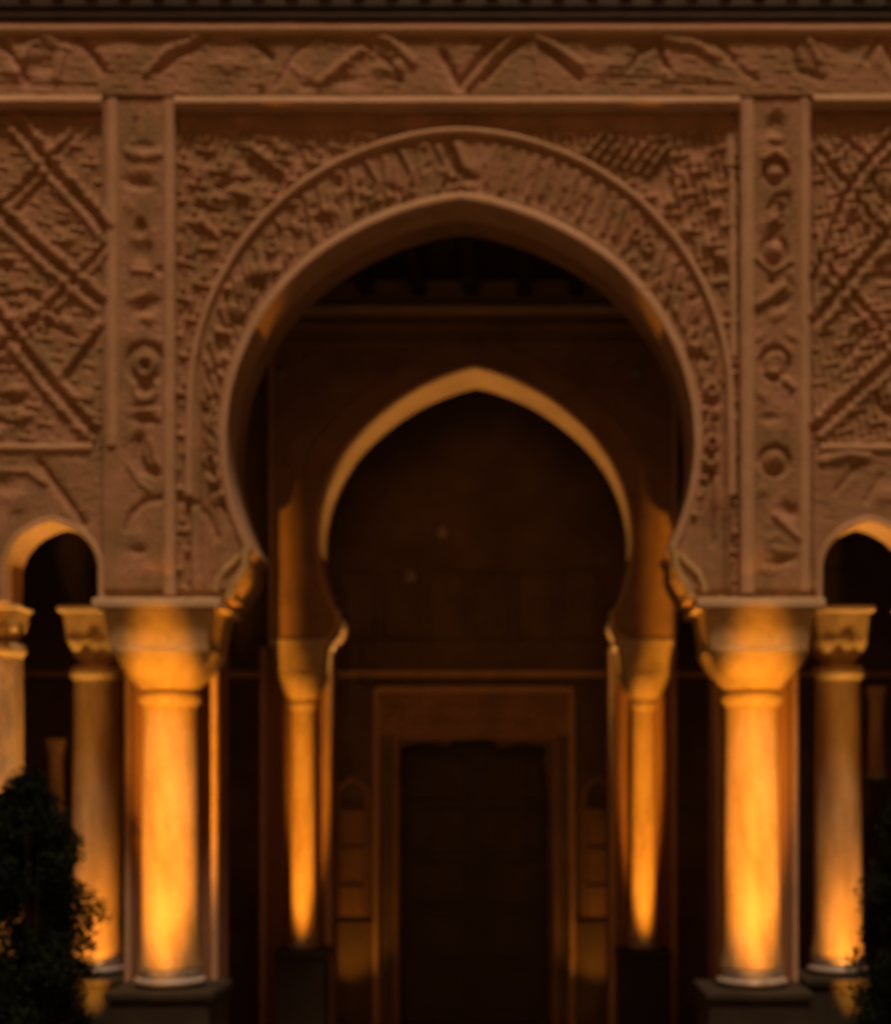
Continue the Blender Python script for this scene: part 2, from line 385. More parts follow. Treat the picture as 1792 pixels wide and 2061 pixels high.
for (x, y, a, b, h, r_) in [(1400,430,26,13,-.03,-.5),(1378,470,18,13,.014,0),(1408,465,14,20,-.024,.3),(1436,420,16,12,.018,0),(1440,350,16,20,-.02,0),(1420,380,18,10,.018,.5),
    (1447,518,12,12,.03,0),(1449,545,16,12,-.03,0),(1425,490,10,14,.014,0),(1410,300,22,14,-.016,0),(1465,460,9,20,.012,0),(1385,330,14,9,.014,.4),(600,305,14,20,-.02,0),(560,300,18,9,.012,.6),
    (420,320,18,14,-.014,0),(400,350,14,20,.012,0),(385,300,16,16,-.01,0)]:
    bump(x, y, a, b, h, r_)
cnt = 0
while cnt < 12:
    x, y = rng.uniform(365, 1475), rng.uniform(285, 640)
    d = math.hypot(x-CX, y-805)
    if d < 575 or (y < 420 and 440 < x < 580): continue
    leaf(x, y, rng.uniform(9, 17), rng.uniform(5, 8), math.atan2(y-805, x-CX)+rng.uniform(-.7, .7)+(1.57 if cnt % 3 == 0 else 0), rng.uniform(.010, .020)); cnt += 1
# ---- archivolt: radial flutes to the right of the crown, worn rosettes elsewhere
def arcp(deg, f):    # angle from vertical, 0 inner .. 1 outer
    a = R(90-deg); ri = 468+22; p0 = (CX+ri*math.cos(a), 895-ri*math.sin(a)); ro = 520
    p1 = (CX+ro*math.cos(a), 805-ro*math.sin(a)); return p0[0]+(p1[0]-p0[0])*f, p0[1]+(p1[1]-p0[1])*f
for k in range(13):
    dg = 3+k*3.2; a = arcp(dg, .18+.1*(k % 2)); b = arcp(dg+1.5, .9)
    newlayer(); stroke([a, b], 9+k*.3, .014+.004*(k % 3)); newlayer(); stroke([arcp(dg+1.6, .15), arcp(dg+2.6+k % 2, .5+.4*rng.rand())], 7+k*.3, -.014)
newlayer(); stroke([(905,285),(900,320),(925,352),(955,365)], 14, -.026); newlayer(); stroke([(922,300),(935,345)], 22, .018)
newlayer(); stroke([(890,350),(912,362)], 14, .014)
for k in range(-27, 28):      # an even run of worn letter-like forms round the band
    dg = k*4.0
    if 0 < dg < 44: continue
    gl = rng.randint(5); amp = rng.uniform(.016, .026); j = rng.uniform(-.4, .4)
    newlayer(); stroke([arcp(dg-2, .05), arcp(dg-2, .95)], 6, -.014)
    newlayer()
    if gl == 0: stroke([arcp(dg+j, .12), arcp(dg+j, .85)], 9, amp); stroke([arcp(dg-1, .3), arcp(dg+1.2, .3)], 8, amp)
    elif gl == 1: x, y = arcp(dg, .6); ring(x, y, 11, 8, amp); x, y = arcp(dg, .18); bump(x, y, 9, 7, amp)
    elif gl == 2: stroke([arcp(dg-1, .15), arcp(dg+1, .5), arcp(dg-1, .88)], 9, amp); x, y = arcp(dg+1, .2); bump(x, y, 7, 7, amp)
    elif gl == 3: stroke([arcp(dg-1.1, .85), arcp(dg-1.1, .2), arcp(dg+1.1, .2), arcp(dg+1.1, .7)], 8, amp)
    else: x, y = arcp(dg, .5); leaf(x, y, 17, 9, R(90-dg)*-1, amp*1.1); x, y = arcp(dg, .92); bump(x, y, 8, 6, amp)
    x, y = arcp(dg+rng.uniform(-1, 1), rng.uniform(.2, .8)); bump(x, y, 8, 6, -.022, rng.uniform(0, 3))
for (x, y, a, b, h) in [(524,552,17,13,.034),(522,578,24,13,-.03),(700,405,16,14,-.03),(665,430,14,12,.024),(800,390,14,9,-.024),(650,450,18,11,-.03),(740,395,16,9,.016),
    (455,690,16,12,-.026),(445,670,14,8,.018),(1290,585,12,7,.02),(1395,700,16,10,.018),(1405,725,18,9,-.022)]:
    bump(x, y, a, b, h)
newlayer()
for x0, y0, y1, wd, h in [(402,690,1160,7,-.022),(412,780,1180,8,.012),(420,760,1180,6,-.016),(428,800,1150,7,.012),(443,880,1195,13,.024),(384,760,1010,9,.01),
    (1466,720,1195,14,.024),(1451,780,1195,8,-.02),(1438,790,1080,8,.014),(1428,820,1100,7,-.018),(1418,860,1190,8,.012),(1478,760,1195,6,-.02)]:
    stroke([(x0, y0), (x0+(3 if x0 < 900 else 0), y1)], wd, h)
for (x, y, a, b, h) in [(1428,935,14,8,.016),(1430,960,12,10,-.018),(1437,1060,22,30,-.012),(1437,1000,16,24,.012)]: bump(x, y, a, b, h)
# above the capitals: a sunk band
H += np.where((Y > 1188) & ~(low & (Y < 1000)), -.018, 0)
# ---- worn plaster undulation
nz = vnoise(60, 1)*.012+vnoise(26, 2)*.010+vnoise(11, 3)*.006+vnoise(5.5, 4)*.0022
nz2 = vnoise(15, 5, 1.0, .9); turb = (abs(vnoise(17, 8))+abs(vnoise(9, 9))*.5)
def vine(x, y, p, rot, seed):
    """ordered interlaced scrollwork: two warped families of ridges with buds in the cells"""
    c, q = math.cos(rot), math.sin(rot)
    u = (x*c+y*q)/p+vnoise(90, seed)*.3; v = (-x*q+y*c)/p+vnoise(90, seed+1)*.3
    a = u+.24*np.sin(2*np.pi*v); b = v+.24*np.sin(2*np.pi*u)
    r1 = np.exp(-(np.sin(np.pi*a)/.27)**2); r2 = np.exp(-(np.sin(np.pi*b)/.27)**2)
    bud = np.exp(-((np.cos(np.pi*a))**2+(np.cos(np.pi*b))**2)/.12)
    fine_ = .35*np.cos(4*np.pi*a)*np.cos(4*np.pi*b)
    return np.maximum(np.maximum(r1, r2), bud*.9)+fine_*.2-.42
side_r = np.where(X < CX, 1, -1)
wear = .6+.8*np.clip(vnoise(90, 31)+.5, 0, 1)
infill = np.where(spn, vine(X*side_r, Y, 54, .95, 40)*.034, 0)
infill = np.where(lat, vine(X*side_r, Y, 47, .95, 44)*.021, infill)
infill = np.where(fr, vine(X, Y, 42, .9, 48)*.010, infill)
infill = np.where(pil & (abs(X-287) < 36) | pil & (abs(X-1557) < 40), vine(X, Y, 33, 0, 52)*.008, infill)
infill = np.where(low & (Y < 1050), vine(X*side_r, Y, 36, .6, 56)*.007, infill)
infill = np.where(arc & (Y < 700), vine(X, Y, 24, .3, 60)*.006, infill)
infill *= wear
area = np.where(spn | arc, 1.0, np.where(pil, .55, np.where(lat, .7, .6)))
HB = np.where(fr, .075, np.where(pil, .055, np.where(spn, .030, np.where(arc, .048, np.where(lat, .038, .045)))))
HT = HB + H*1.45 + infill + nz*area*.5 + (turb-.16)*-.006*area*np.where(pil | fr, .5, 1)
floor_ = HB-.045; HT = np.maximum(HT, np.maximum(floor_, .004)); HT = np.minimum(HT, HB+.05)

HT = np.where((spn & (Y > 200) & (Y < 268)) | (lat & (Y < 238)), .006+nz*.15, HT)
HT = np.maximum(HT, .003)
def opening():
    o = (r_in < 468+6) & (Y < 1125) & ((Y > 560) | (abs(X-CX) > 230) | (r_in < 474))
    apex = (abs(X-CX) < 230) & (Y < 895)
    o |= apex & (Y > 895-np.sqrt(np.maximum(474**2-(X-CX)**2, 0))-19*np.maximum(0, 1-abs(X-CX)/230)**1.5)
    o |= (Y >= 1100) & (abs(X-CX) < 426)
    o |= (Y >= 1160) & (abs(X-CX) < 446)
    for a, b in (SA_L, SA_L2, SA_R, SA_R2):
        cx, r = (a+b)/2, (b-a)/2+4; cy = 1058+(b-a)/2
        o |= ((np.hypot(X-cx, Y-cy) < r) | ((abs(X-cx) < r) & (Y > cy)))
    return o
OPEN = opening() | (Y > 1210)
def relief(name, mask, mat, parent):
    m = mask & ~OPEN
    fm = m[:-1,:-1] & m[1:,:-1] & m[:-1,1:] & m[1:,1:]
    ii, jj = np.nonzero(fm); nx = X.shape[1]
    q = np.stack([ii*nx+jj, (ii+1)*nx+jj, (ii+1)*nx+jj+1, ii*nx+jj+1], 1)
    u, inv = np.unique(q, return_inverse=True); inv = inv.reshape(q.shape)
    P = np.stack([(X.ravel()[u]-CX)*U, -HT.ravel()[u], CAMZ+(VY-Y.ravel()[u])*U], 1)
    P[:, 0] += CAMX-(VX-CX)*U
    # skirt down to the wall so the carved sheet has thickness
    from collections import Counter
    e = np.concatenate([inv[:, [0,1]], inv[:, [1,2]], inv[:, [2,3]], inv[:, [3,0]]])
    key = np.sort(e, 1); kk = key[:, 0].astype(np.int64)*len(u)+key[:, 1]
    uk, idx, c = np.unique(kk, return_index=True, return_counts=True)
    be = e[idx[c == 1]]; bv, binv = np.unique(be, return_inverse=True); binv = binv.reshape(be.shape)
    P2 = P[bv].copy(); P2[:, 1] = .002
    n0 = len(P); sk = np.stack([be[:, 1], be[:, 0], binv[:, 0]+n0, binv[:, 1]+n0], 1)
    P = np.concatenate([P, P2]); F = np.concatenate([inv, sk])
    me = bpy.data.meshes.new(name)
    me.vertices.add(len(P)); me.vertices.foreach_set('co', P.ravel())
    me.loops.add(F.size); me.loops.foreach_set('vertex_index', F.ravel().astype(np.int32))
    me.polygons.add(len(F)); me.polygons.foreach_set('loop_start', np.arange(0, F.size, 4, dtype=np.int32))
    me.polygons.foreach_set('use_smooth', [True]*len(inv)+[False]*len(sk))
    me.update(calc_edges=True); me.validate(); me.materials.append(mat)
    return link(bpy.data.objects.new(name, me), parent)
L_ = X < CX
relief('frieze', fr, M_ST, FAC)
for side in (L_, ~L_):
    relief('lattice_panel', lat & side, M_ST, FAC)
    relief('plaster_panel', low & side, M_ST, FAC)
    relief('pilaster', pil & side, M_ST, FAC)
    relief('spandrel_panel', spn & side, M_ST, FAC)
relief('archivolt', arc, M_ST, FAC)

# ------------------------------------------------------------------ mouldings
def bar(name, pts, wd, h, mat=M_MO, parent=FAC, s=1.0, base=0.0, wob=.35):
    g = G(); g.sweep(seg(pts), roundprof(wd, h), s, base, wob=wob); return g.make(name, mat, parent, True)
def flat(wd, h): return [(-wd/2, -.01), (-wd/2, h*.8), (-wd/2+3, h), (wd/2-3, h), (wd/2, h*.8), (wd/2, -.01)]
g = G(); g.sweep(seg([(-440,67),(2290,67)], 30), [(-14,-.01),(-14,.083),(-11,.09),(4,.125),(9,.12),(13,.10),(15,.09),(15,-.01)], wob=.3)
g.make('top_cornice', M_MO, FAC, True)
for x0, x1, yc in ((-440, 212, 212), (357, 1484, 214), (1630, 2290, 210)):
    g = G(); g.sweep(seg([(x0,yc),(x1,yc)], 30), [(-11,-.01),(-11,.083),(-8,.10),(2,.138),(7,.145),(11,.125),(15,.10),(16,-.01)], wob=.35)
    g.make('cornice_band', M_MO, FAC, True)
for x, wd, y0, y1, h in ((229, 24, 205, 900, .075), (344, 26, 208, 1200, .095), (1500, 30, 208, 1195, .095), (1615, 24, 205, 1190, .075)):
    bar('pilaster_moulding', [(x, y0), (x, y1)], wd, h)
for x0, x1 in ((-440, 188), (1646, 2290)):
    bar('panel_ledge', [(x0, 904), (x1, 904)], 17, .07)
bar('upright_strip', [(1467, 272), (1471, 420), (1474, 720)], 15, .05)
ext = [(CX+541*math.cos(a), 815-541*math.sin(a)-4*max(0, 1-abs(math.cos(a))*3)) for a in [math.pi-math.pi*i/90 for i in range(91)]]
g = G(); g.sweep([(383,1000),(383,900)]+ext+[(1469,900),(1469,1000)], roundprof(17, .088), wob=.25); g.make('outer_arch_moulding', M_MO, FAC, True)
rim = main_arch(off=9)
g = G(); g.sweep(CURL_L[2:][:0]+rim, [(-9.5,-.01),(-9.5,.045),(-5,.07),(3,.082),(8,.078),(10.5,.05),(10.5,-.02)], wob=.3)
g.make('inner_arch_moulding', M_MO, FAC, True)
# scrolls that end the horseshoe above each capital
def scroll(sx):
    g = G()
    m = (lambda x: x) if sx < 0 else (lambda x: 2*CX-x)
    path = [(m(500),1104),(m(497),1122),(m(496),1142),(m(488),1162),(m(476),1180),(m(468),1196),(m(462),1208)]
    g.sweep(seg(path, 7), roundprof(18, .11)); 
    path = [(m(484),1120),(m(476),1132),(m(462),1144),(m(448),1158),(m(440),1176),(m(437),1192)]
    g.sweep(seg(path, 7), roundprof(15, .08))
    # rounded knob in the jamb thickness
    c = wp(m(484), 1118, 1.0); g.lathe(c.x, c.y+.06, [(.001, c.z-.09),(.05,c.z-.075),(.078,c.z-.03),(.08,c.z+.02),(.055,c.z+.07),(.001,c.z+.09)], 20)
    return g.make('arch_scroll', M_CAP, FAC, True)
scroll(-1); scroll(1)
for a, b in (SA_L, SA_L2, SA_R, SA_R2):
    g = G(); g.sweep(small_arch(a, b, off=6), roundprof(14, .062)); g.make('small_arch_moulding', M_MO, FAC, True)
# eave boards and beam ends over the facade
g = G(); z = lambda y: CAMZ+(VY-y)*U
g.box(-6, 6, -.13, .0, z(50), z(34)); g.box(-6, 6, -.15, -.002, z(31), z(-140))
g.make('eave_board', M_WOOD, FAC)
for i in range(-14, 16):
    g = G(); x = i*.265; g.box(x-.05, x+.05, -.20, -.152, z(2), z(-60), .008); g.make('beam_end', M_WOOD, FAC)

# ------------------------------------------------------------------ portico: roof, side walls
zt = CAMZ+1270*U
g = G(); g.box(-6.2, 6.2, .702, 9.2, zt, zt+.3)
ceil = tag(g.make('ceiling', M_WOOD), 'dark timber ceiling deck over the portico behind the great arch', 'ceiling')
g2 = []
for i in range(-10, 11):
    g = G(); x = i*.52; g.box(x-.07, x+.07, .705, 2.885, zt-.16, zt-.003, .01); g.make('ceiling_beam', M_WOOD, ceil)
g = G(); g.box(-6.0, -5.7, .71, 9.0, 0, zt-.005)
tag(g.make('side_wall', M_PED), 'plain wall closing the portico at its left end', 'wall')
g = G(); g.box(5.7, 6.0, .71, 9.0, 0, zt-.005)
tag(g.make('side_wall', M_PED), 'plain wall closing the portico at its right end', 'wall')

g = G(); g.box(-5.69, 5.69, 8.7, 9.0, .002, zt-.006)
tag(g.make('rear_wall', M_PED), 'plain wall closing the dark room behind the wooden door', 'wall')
# ------------------------------------------------------------------ columns
def column_parts(root, X0, Y0, k, zb, zt_, rs, capw, caph, ped, square_front=True, M_PEDX=None):
    """zb base bottom, zt_ capital top; rs shaft radius; capw half width of abacus; caph capital height"""
    ab = caph*.115
    g = G(); g.box(X0-capw, X0+capw, Y0-capw*.98, Y0+capw*.9, zt_-ab, zt_-.003, .012)
    cap = G(); H0 = zt_-ab-.002; ch = caph-ab; prof = []
    for t, r in ((0,.88),(.06,.87),(.25,.83),(.42,.80),(.50,.79),(.52,.82),(.60,.80),(.70,.74),(.80,.66),(.90,.56),(.96,.49),(1,.45)):
        prof.append((capw*r, H0-ch*t))
    n = len(prof)
    sqf = lambda i: 1.0 if i < 5 else max(0, 1-((i-4)/(n-6))**1.1)
    cap.lathe(X0, Y0, prof[::-1], 56, lambda i: sqf(n-1-i))
    co = cap.make('capital', M_CAP, root, True)
    # carving on the capital: leaf ribs and a shallow rosette on the front
    me = co.data
    for v in me.vertices:
        x, y, zz = v.co.x+wloc(root).x-X0, v.co.y+wloc(root).y-Y0, v.co.z+wloc(root).z
        t = (H0-zz)/ch
        if 0.05 < t < .97:
            a = math.atan2(y, x); d = .016*math.sin(a*8)*max(0, math.sin(math.pi*min(1, (t-.4)/.55))) if t > .4 else .0
            d -= .022*math.exp(-((x/capw)**2*7+((t-.33)/.11)**2))
            L = math.hypot(x, y); v.co.x += x/L*d; v.co.y += y/L*d
    g.make('abacus', M_ABA, root, False)
    nt_ = zt_-caph
    g = G(); rr = rs*1.15; g.lathe(X0, Y0, [(rs*.9, nt_-.10*k*2.2)] + [(rs+(rr-rs)*math.sin(math.pi*i/6)**.6+.0, nt_-.008-.115*k*(1-i/6)*1.0) for i in range(7)] + [(rs*.9, nt_-.003)], 40)
    g.make('collar', M_CAP, root, True)
    g = G(); sh0 = zb+.16*k; sh1 = nt_-.12*k
    g.lathe(X0, Y0, [(rs*(1.07-.09*(i/12)**.8)+(.02*k if i == 0 else 0), sh0+(sh1-sh0)*i/12) for i in range(13)], 48)
    g.make('shaft', M_COL, root, True)
    g = G(); b = rs*1.16
    g.lathe(X0, Y0, [(b*.98, zb+.003)] + [(b+.035*k*math.sin(math.pi*i/6), zb+.004+.075*k*i/6) for i in range(7)] + [(b*.96, zb+.09*k)] +
            [(b*.93+.02*k*math.sin(math.pi*i/5), zb+.095*k+.055*k*i/5) for i in range(6)] + [(rs*1.03, zb+.162*k)], 40)
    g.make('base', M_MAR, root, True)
    if ped:
        pw = ped
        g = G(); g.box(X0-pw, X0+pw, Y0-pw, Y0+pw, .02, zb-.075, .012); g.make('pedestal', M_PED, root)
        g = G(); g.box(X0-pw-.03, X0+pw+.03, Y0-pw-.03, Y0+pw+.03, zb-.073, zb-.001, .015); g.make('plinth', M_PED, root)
ZB = CAMZ+(VY-1990)*U; ZC = CAMZ+(VY-1212)*U
XL = (340-CX)*U + CAMX-(VX-CX)*U
xw = lambda x, s=1.0: CAMX+(x-VX)*U/s
def make_col(name, X0, Y0, label, group, **kw):
    t = thing(name, (X0, Y0, 0), label, 'column', group); column_parts(t, X0, Y0, **kw); return t
GC = 'stone columns of the arcade'
c1 = make_col('stone_column', xw(342, .985), .19, 'thick round column glowing orange below the left foot of the great arch', GC,
    k=1.0, zb=ZB, zt_=ZC, rs=.222, capw=.505, caph=.70, ped=.40)
c2 = copy_tree(c1); c2.location.x = xw(1512, .985); c2['label'] = 'thick round column glowing orange below the right foot of the great arch'
# columns standing a step behind, seen through the small arches
s2 = .93
c3 = make_col('stone_column', xw(188, s2), Yof(s2)+.1, 'dimmer column inside the small left arch, beside the potted shrub', GC,
    k=1.0, zb=CAMZ+(VY-1962)*U/s2, zt_=CAMZ+(VY-1222)*U/s2, rs=.20, capw=.27, caph=.50, ped=.34)
c4 = copy_tree(c3); c4.location.x = xw(1690, s2); c4['label'] = 'dimmer column inside the small right arch, partly behind a leafy plant'
c5 = make_col('stone_column', xw(-22), .32, 'column cut by the left edge of the photo, bright yellow above the shrub', GC,
    k=.9, zb=ZB, zt_=ZC, rs=.165, capw=.20, caph=.3, ped=.3)
c6 = copy_tree(c5); c6.location.x = xw(2*CX+22)
c6['label'] = 'outer column hidden past the right edge of the photo'
# slender columns of the inner arch
si = .806; yi = Yof(si)
zci = CAMZ+(VY-1286)*U/si; zbi = CAMZ+(VY-1915)*U/si
c7 = make_col('slender_column', xw(603, si), yi+.24, 'slender column with a bright lit shaft under the left foot of the inner arch', 'slender columns of the inner arch',
    k=.8, zb=zbi, zt_=zci, rs=.118, capw=.30, caph=.60, ped=.24)
c8 = copy_tree(c7); c8.location.x = xw(1298, si); c8['label'] = 'slender column with a bright lit shaft under the right foot of the inner arch'

# piers behind the great columns
def pier(x0, x1, s, depth, ztop, label, name='pier', grp='piers behind the columns'):
    t = thing(name, ((xw(x0, s)+xw(x1, s))/2, Yof(s), 0), label, 'pier', grp)
    a, b = xw(x0, s), xw(x1, s); y = Yof(s)
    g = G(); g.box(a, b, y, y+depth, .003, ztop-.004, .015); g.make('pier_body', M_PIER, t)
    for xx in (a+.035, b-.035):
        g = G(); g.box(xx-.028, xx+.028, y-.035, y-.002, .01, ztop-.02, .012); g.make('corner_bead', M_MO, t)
    return t
pier(250, 440, .952, .42, ZC, 'tall flat pier with pale corner beads behind the left great column')
pier(1438, 1606, .952, .42, ZC, 'tall flat pier with pale corner beads behind the right great column')
si2 = .775
pier(522, 668, si2, .5, zci, 'dark pier behind the left slender column')
pier(1225, 1362, si2, .5, zci, 'dark pier behind the right slender column')

# ------------------------------------------------------------------ inner arch wall
def inner_arch(off=0.0, n=70, c=(955, 1085), r=317, y_end=1232, point=30):
    a0 = math.asin((y_end-c[1])/(r+off)); out = []
    for i in range(n+1):
        a = math.pi+a0-(math.pi+2*a0)*i/n
        x = c[0]+(r+off)*math.cos(a); y = c[1]-(r+off)*math.sin(a)
        if y < c[1]: y -= point*max(0, 1-abs(x-c[0])/210)**1.4
        out.append((x, y))
    return out
cil = [(668,1286),(676,1276),(683,1258),(681,1242)]
ipoly = [(540,1286)]+cil+inner_arch()+[(1910-x, y) for x, y in reversed(cil)]+[(1362,1286),(1362,560),(540,560)]
INN = thing('inner_arch_wall', (0, yi, 0), 'shadowed inner wall with the smaller golden rimmed horseshoe arch', 'wall')
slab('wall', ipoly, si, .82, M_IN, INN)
def ibar(name, pts, wd, h, mat=M_MO): return bar(name, pts, wd, h, mat, INN, si, 0, .2)
ibar('cornice', [(505, 624), (1395, 624)], 20, .10)
ibar('cornice', [(520, 655), (1380, 655)], 10, .05, M_IN)
ibar('frame_moulding', [(545, 640), (545, 1282)], 10, .04)
ibar('frame_moulding', [(1357, 640), (1357, 1282)], 10, .04)
ibar('frame_moulding', [(560, 690), (1342, 690)], 7, .03, M_IN)
g = G(); g.sweep(inner_arch(off=1.5), roundprof(9, .035), si); g.make('arch_moulding', M_MO, INN, True)
g = G(); g.sweep(inner_arch(off=52, point=34), roundprof(7, .018), si); g.make('arch_moulding', M_IN, INN, True)
for sx in (-1, 1):
    m = (lambda x: x) if sx < 0 else (lambda x: 1910-x)
    g = G(); g.sweep(seg([(m(676),1228),(m(679),1246),(m(676),1266),(m(664),1280),(m(650),1284)], 6), roundprof(13, .06), si); g.make('arch_scroll', M_CAP, INN, True)
for x in (567, 1283):
    c = wp(x, 750, si); g = G(); g.lathe(0, 0, [(.05, 0), (.048, .02), (.03, .04), (.001, .048)], 20)
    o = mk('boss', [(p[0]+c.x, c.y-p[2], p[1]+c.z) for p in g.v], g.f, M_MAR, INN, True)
# shallow carved leaves on the inner wall face
g = G()
for q in range(210):
    x, y = rng.uniform(560, 1345), rng.uniform(670, 1265); d = math.hypot(x-955, y-1085)
    if d < 385 or (y > 1085 and abs(x-955) < 372): continue
    a = rng.uniform(0, 3.1); L, wd = rng.uniform(10, 17), rng.uniform(4, 6)
    pts = [(x-L*math.cos(a), y-L*math.sin(a)), (x, y+3), (x+L*math.cos(a), y+L*math.sin(a))]
    g.sweep(pts, [(-wd, -.004), (-wd*.5, .012), (0, .016), (wd*.5, .012), (wd, -.004)], si)
g.make('leaf_relief', M_IN, INN, True)

# ------------------------------------------------------------------ back wall with the doorway
sb = .72; yb = Yof(sb); zgb = VY+CAMZ/U*sb
BW = thing('back_wall', (0, yb, 0), 'dark rear wall of the portico with the tall doorway and its carved lintel', 'wall')
lob = [(805,zgb),(805,1500)]
for i in range(9):
    a = math.pi*i/8; lob.append((855-48*math.cos(a), 1500-(12*math.sin(a)) + 8))
lob += [(905,1496),(915,1486),(938,1478),(960,1478),(985,1486),(998,1496)]
for i in range(9):
    a = math.pi*i/8; lob.append((1050-50*math.cos(a), 1508-10*math.sin(a)))
lob += [(1092,1530),(1100,1560),(1105,1610),(1105,zgb)]
hx = lambda v: v
bp_ = [(-150, zgb)]+lob+[(2100, zgb), (2100, 560), (-150, 560)]
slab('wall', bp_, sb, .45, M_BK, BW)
def bbar(name, pts, wd, h, mat=M_IN): return bar(name, pts, wd, h, mat, BW, sb, 0, .15)
bbar('ledge', [(-150, 1357), (2100, 1357)], 13, .10, M_MO)
bbar('ledge', [(-150, 1372), (2100, 1372)], 8, .05, M_BK)
bbar('door_frame', [(757, zgb-2), (757, 1388), (1150, 1388), (1150, zgb-2)], 12, .07, M_MO)
bbar('door_frame', [(797, zgb-2), (797, 1484), (1118, 1484), (1118, zgb-2)], 9, .05)
bbar('dado_rail', [(-150, 1858), (748, 1858)], 9, .05, M_BK); bbar('dado_rail', [(1160, 1858), (2100, 1858)], 9, .05, M_BK)
slab('lintel', [(764, 1480), (1143, 1480), (1143, 1394), (764, 1394)], sb, .014, M_IN, BW, .0165)
g = G()   # carved lintel
for x in range(785, 1125, 24):
    for dy in (0, 34):
        cx_, cy_ = x+rng.uniform(-4, 4), 1418+dy+rng.uniform(-4, 4)
        a = rng.uniform(-.8, .8); L = 15
        g.sweep([(cx_-L*math.cos(a), cy_-L*math.sin(a)), (cx_, cy_-5), (cx_+L*math.cos(a), cy_+L*math.sin(a))], [(-7,-.004),(-3,.045),(0,.055),(3,.036),(7,-.004)], sb)
g.make('lintel_carving', M_IN, BW, True)
for x0 in (672, 1168):      # arched niches either side of the door
    g = G(); g.sweep(small_arch(x0+6, x0+68, yb=1845, top=1572, n=16)[::1], roundprof(10, .05), sb)
    g.make('niche_arch', M_IN, BW, True)
    for y0_, y1_ in ((1630, 1700), (1708, 1776), (1784, 1846)):
        slab('niche_panel', [(x0+14, y1_), (x0+60, y1_), (x0+60, y0_), (x0+14, y0_)], sb, .02, M_IN, BW, .022)
for i in range(-1, 13):   # blind panels above the ledge
    x = 640+i*88-40
    g = G(); g.sweep([(x, 1150), (x+70, 1150), (x+70, 1285), (x, 1285)], roundprof(6, .03), sb, closed=True); g.make('blind_panel', M_BK, BW, True)
g = G(); c = wp(1190, 1632, sb); g.box(c.x-.12, c.x+.12, c.y-.14, c.y-.003, c.z-.04, c.z+.02, .012); g.box(c.x-.07, c.x+.07, c.y-.09, c.y-.003, c.z-.12, c.z-.042, .012); g.make('bracket', M_IN, BW)
for x, y in ((890, 1072), (825, 1160)):
    c = wp(x, y, sb); g = G(); g.lathe(0, 0, [(.07, 0), (.065, .03), (.04, .06), (.001, .07)], 20)
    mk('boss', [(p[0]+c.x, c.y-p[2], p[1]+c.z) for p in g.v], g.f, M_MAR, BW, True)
# door leaves, recessed in the opening
DR = thing('wooden_door', (wp(955, 0, sb).x, yb+.32, 0), 'dark double leaf wooden door deep in the central doorway', 'door')
xa, xb = xw(800, sb), xw(1110, sb); xm = (xa+xb)/2; ztd = CAMZ+(VY-1470)*U/sb
for a, b, sg in ((xa, xm-.006, 1), (xm+.006, xb, -1)):
    g = G(); y0 = yb+.32; g.box(a, b, y0, y0+.07, .02, ztd); lf = g.make('door_leaf', M_WOOD, DR)
    g = G(); n = 5; hh = (ztd-.3)/n
    for i in range(n):
        g.box(a+.1, b-.1, y0-.022, y0-.002, .12+i*hh, .12+i*hh+hh-.1, .012)
    g.make('door_panel', M_WOOD, lf)
    if sg > 0: g = G(); g.box(xm-.03, xm+.03, y0-.03, y0-.001, .03, ztd-.01, .006); g.make('astragal', M_WOOD, lf)
    g = G(); xk = b-.06 if sg > 0 else a+.06
    g.box(xk-.015, xk+.015, y0-.05, y0-.002, 1.2, 1.3, .008); g.make('handle', M_MET, lf)

# slim colonnettes in the side aisles, glimpsed past the side columns
for x, y0, y1, lab in ((113, 1520, 1652, 'short pale colonnette glimpsed above the potted shrub at left'), (1762, 1415, 1566, 'short pale colonnette glimpsed at the right edge beside the small arch')):
    s3 = .86; c = wp(x, y1, s3); t = thing('colonnette', (c.x, c.y, c.z-.9), lab, 'colonnette', 'colonnettes in the side aisles')
    zt3 = CAMZ+(VY-y0)*U/s3
    g = G(); g.lathe(c.x, c.y, [(.07, c.z+.06)]+[(.068, c.z+.1), (.064, zt3-.05), (.06, zt3)], 24); g.make('shaft', M_COL, t, True)
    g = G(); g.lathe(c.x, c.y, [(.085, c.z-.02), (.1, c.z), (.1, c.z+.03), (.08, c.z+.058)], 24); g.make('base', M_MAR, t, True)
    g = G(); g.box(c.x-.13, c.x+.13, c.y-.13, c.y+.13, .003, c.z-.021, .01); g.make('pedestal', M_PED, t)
    g = G(); g.lathe(c.x, c.y, [(.065, zt3+.002), (.075, zt3+.05), (.088, zt3+.12), (.088, zt3+.15)], 24, lambda i: i/4); g.make('capital', M_CAP, t, True)

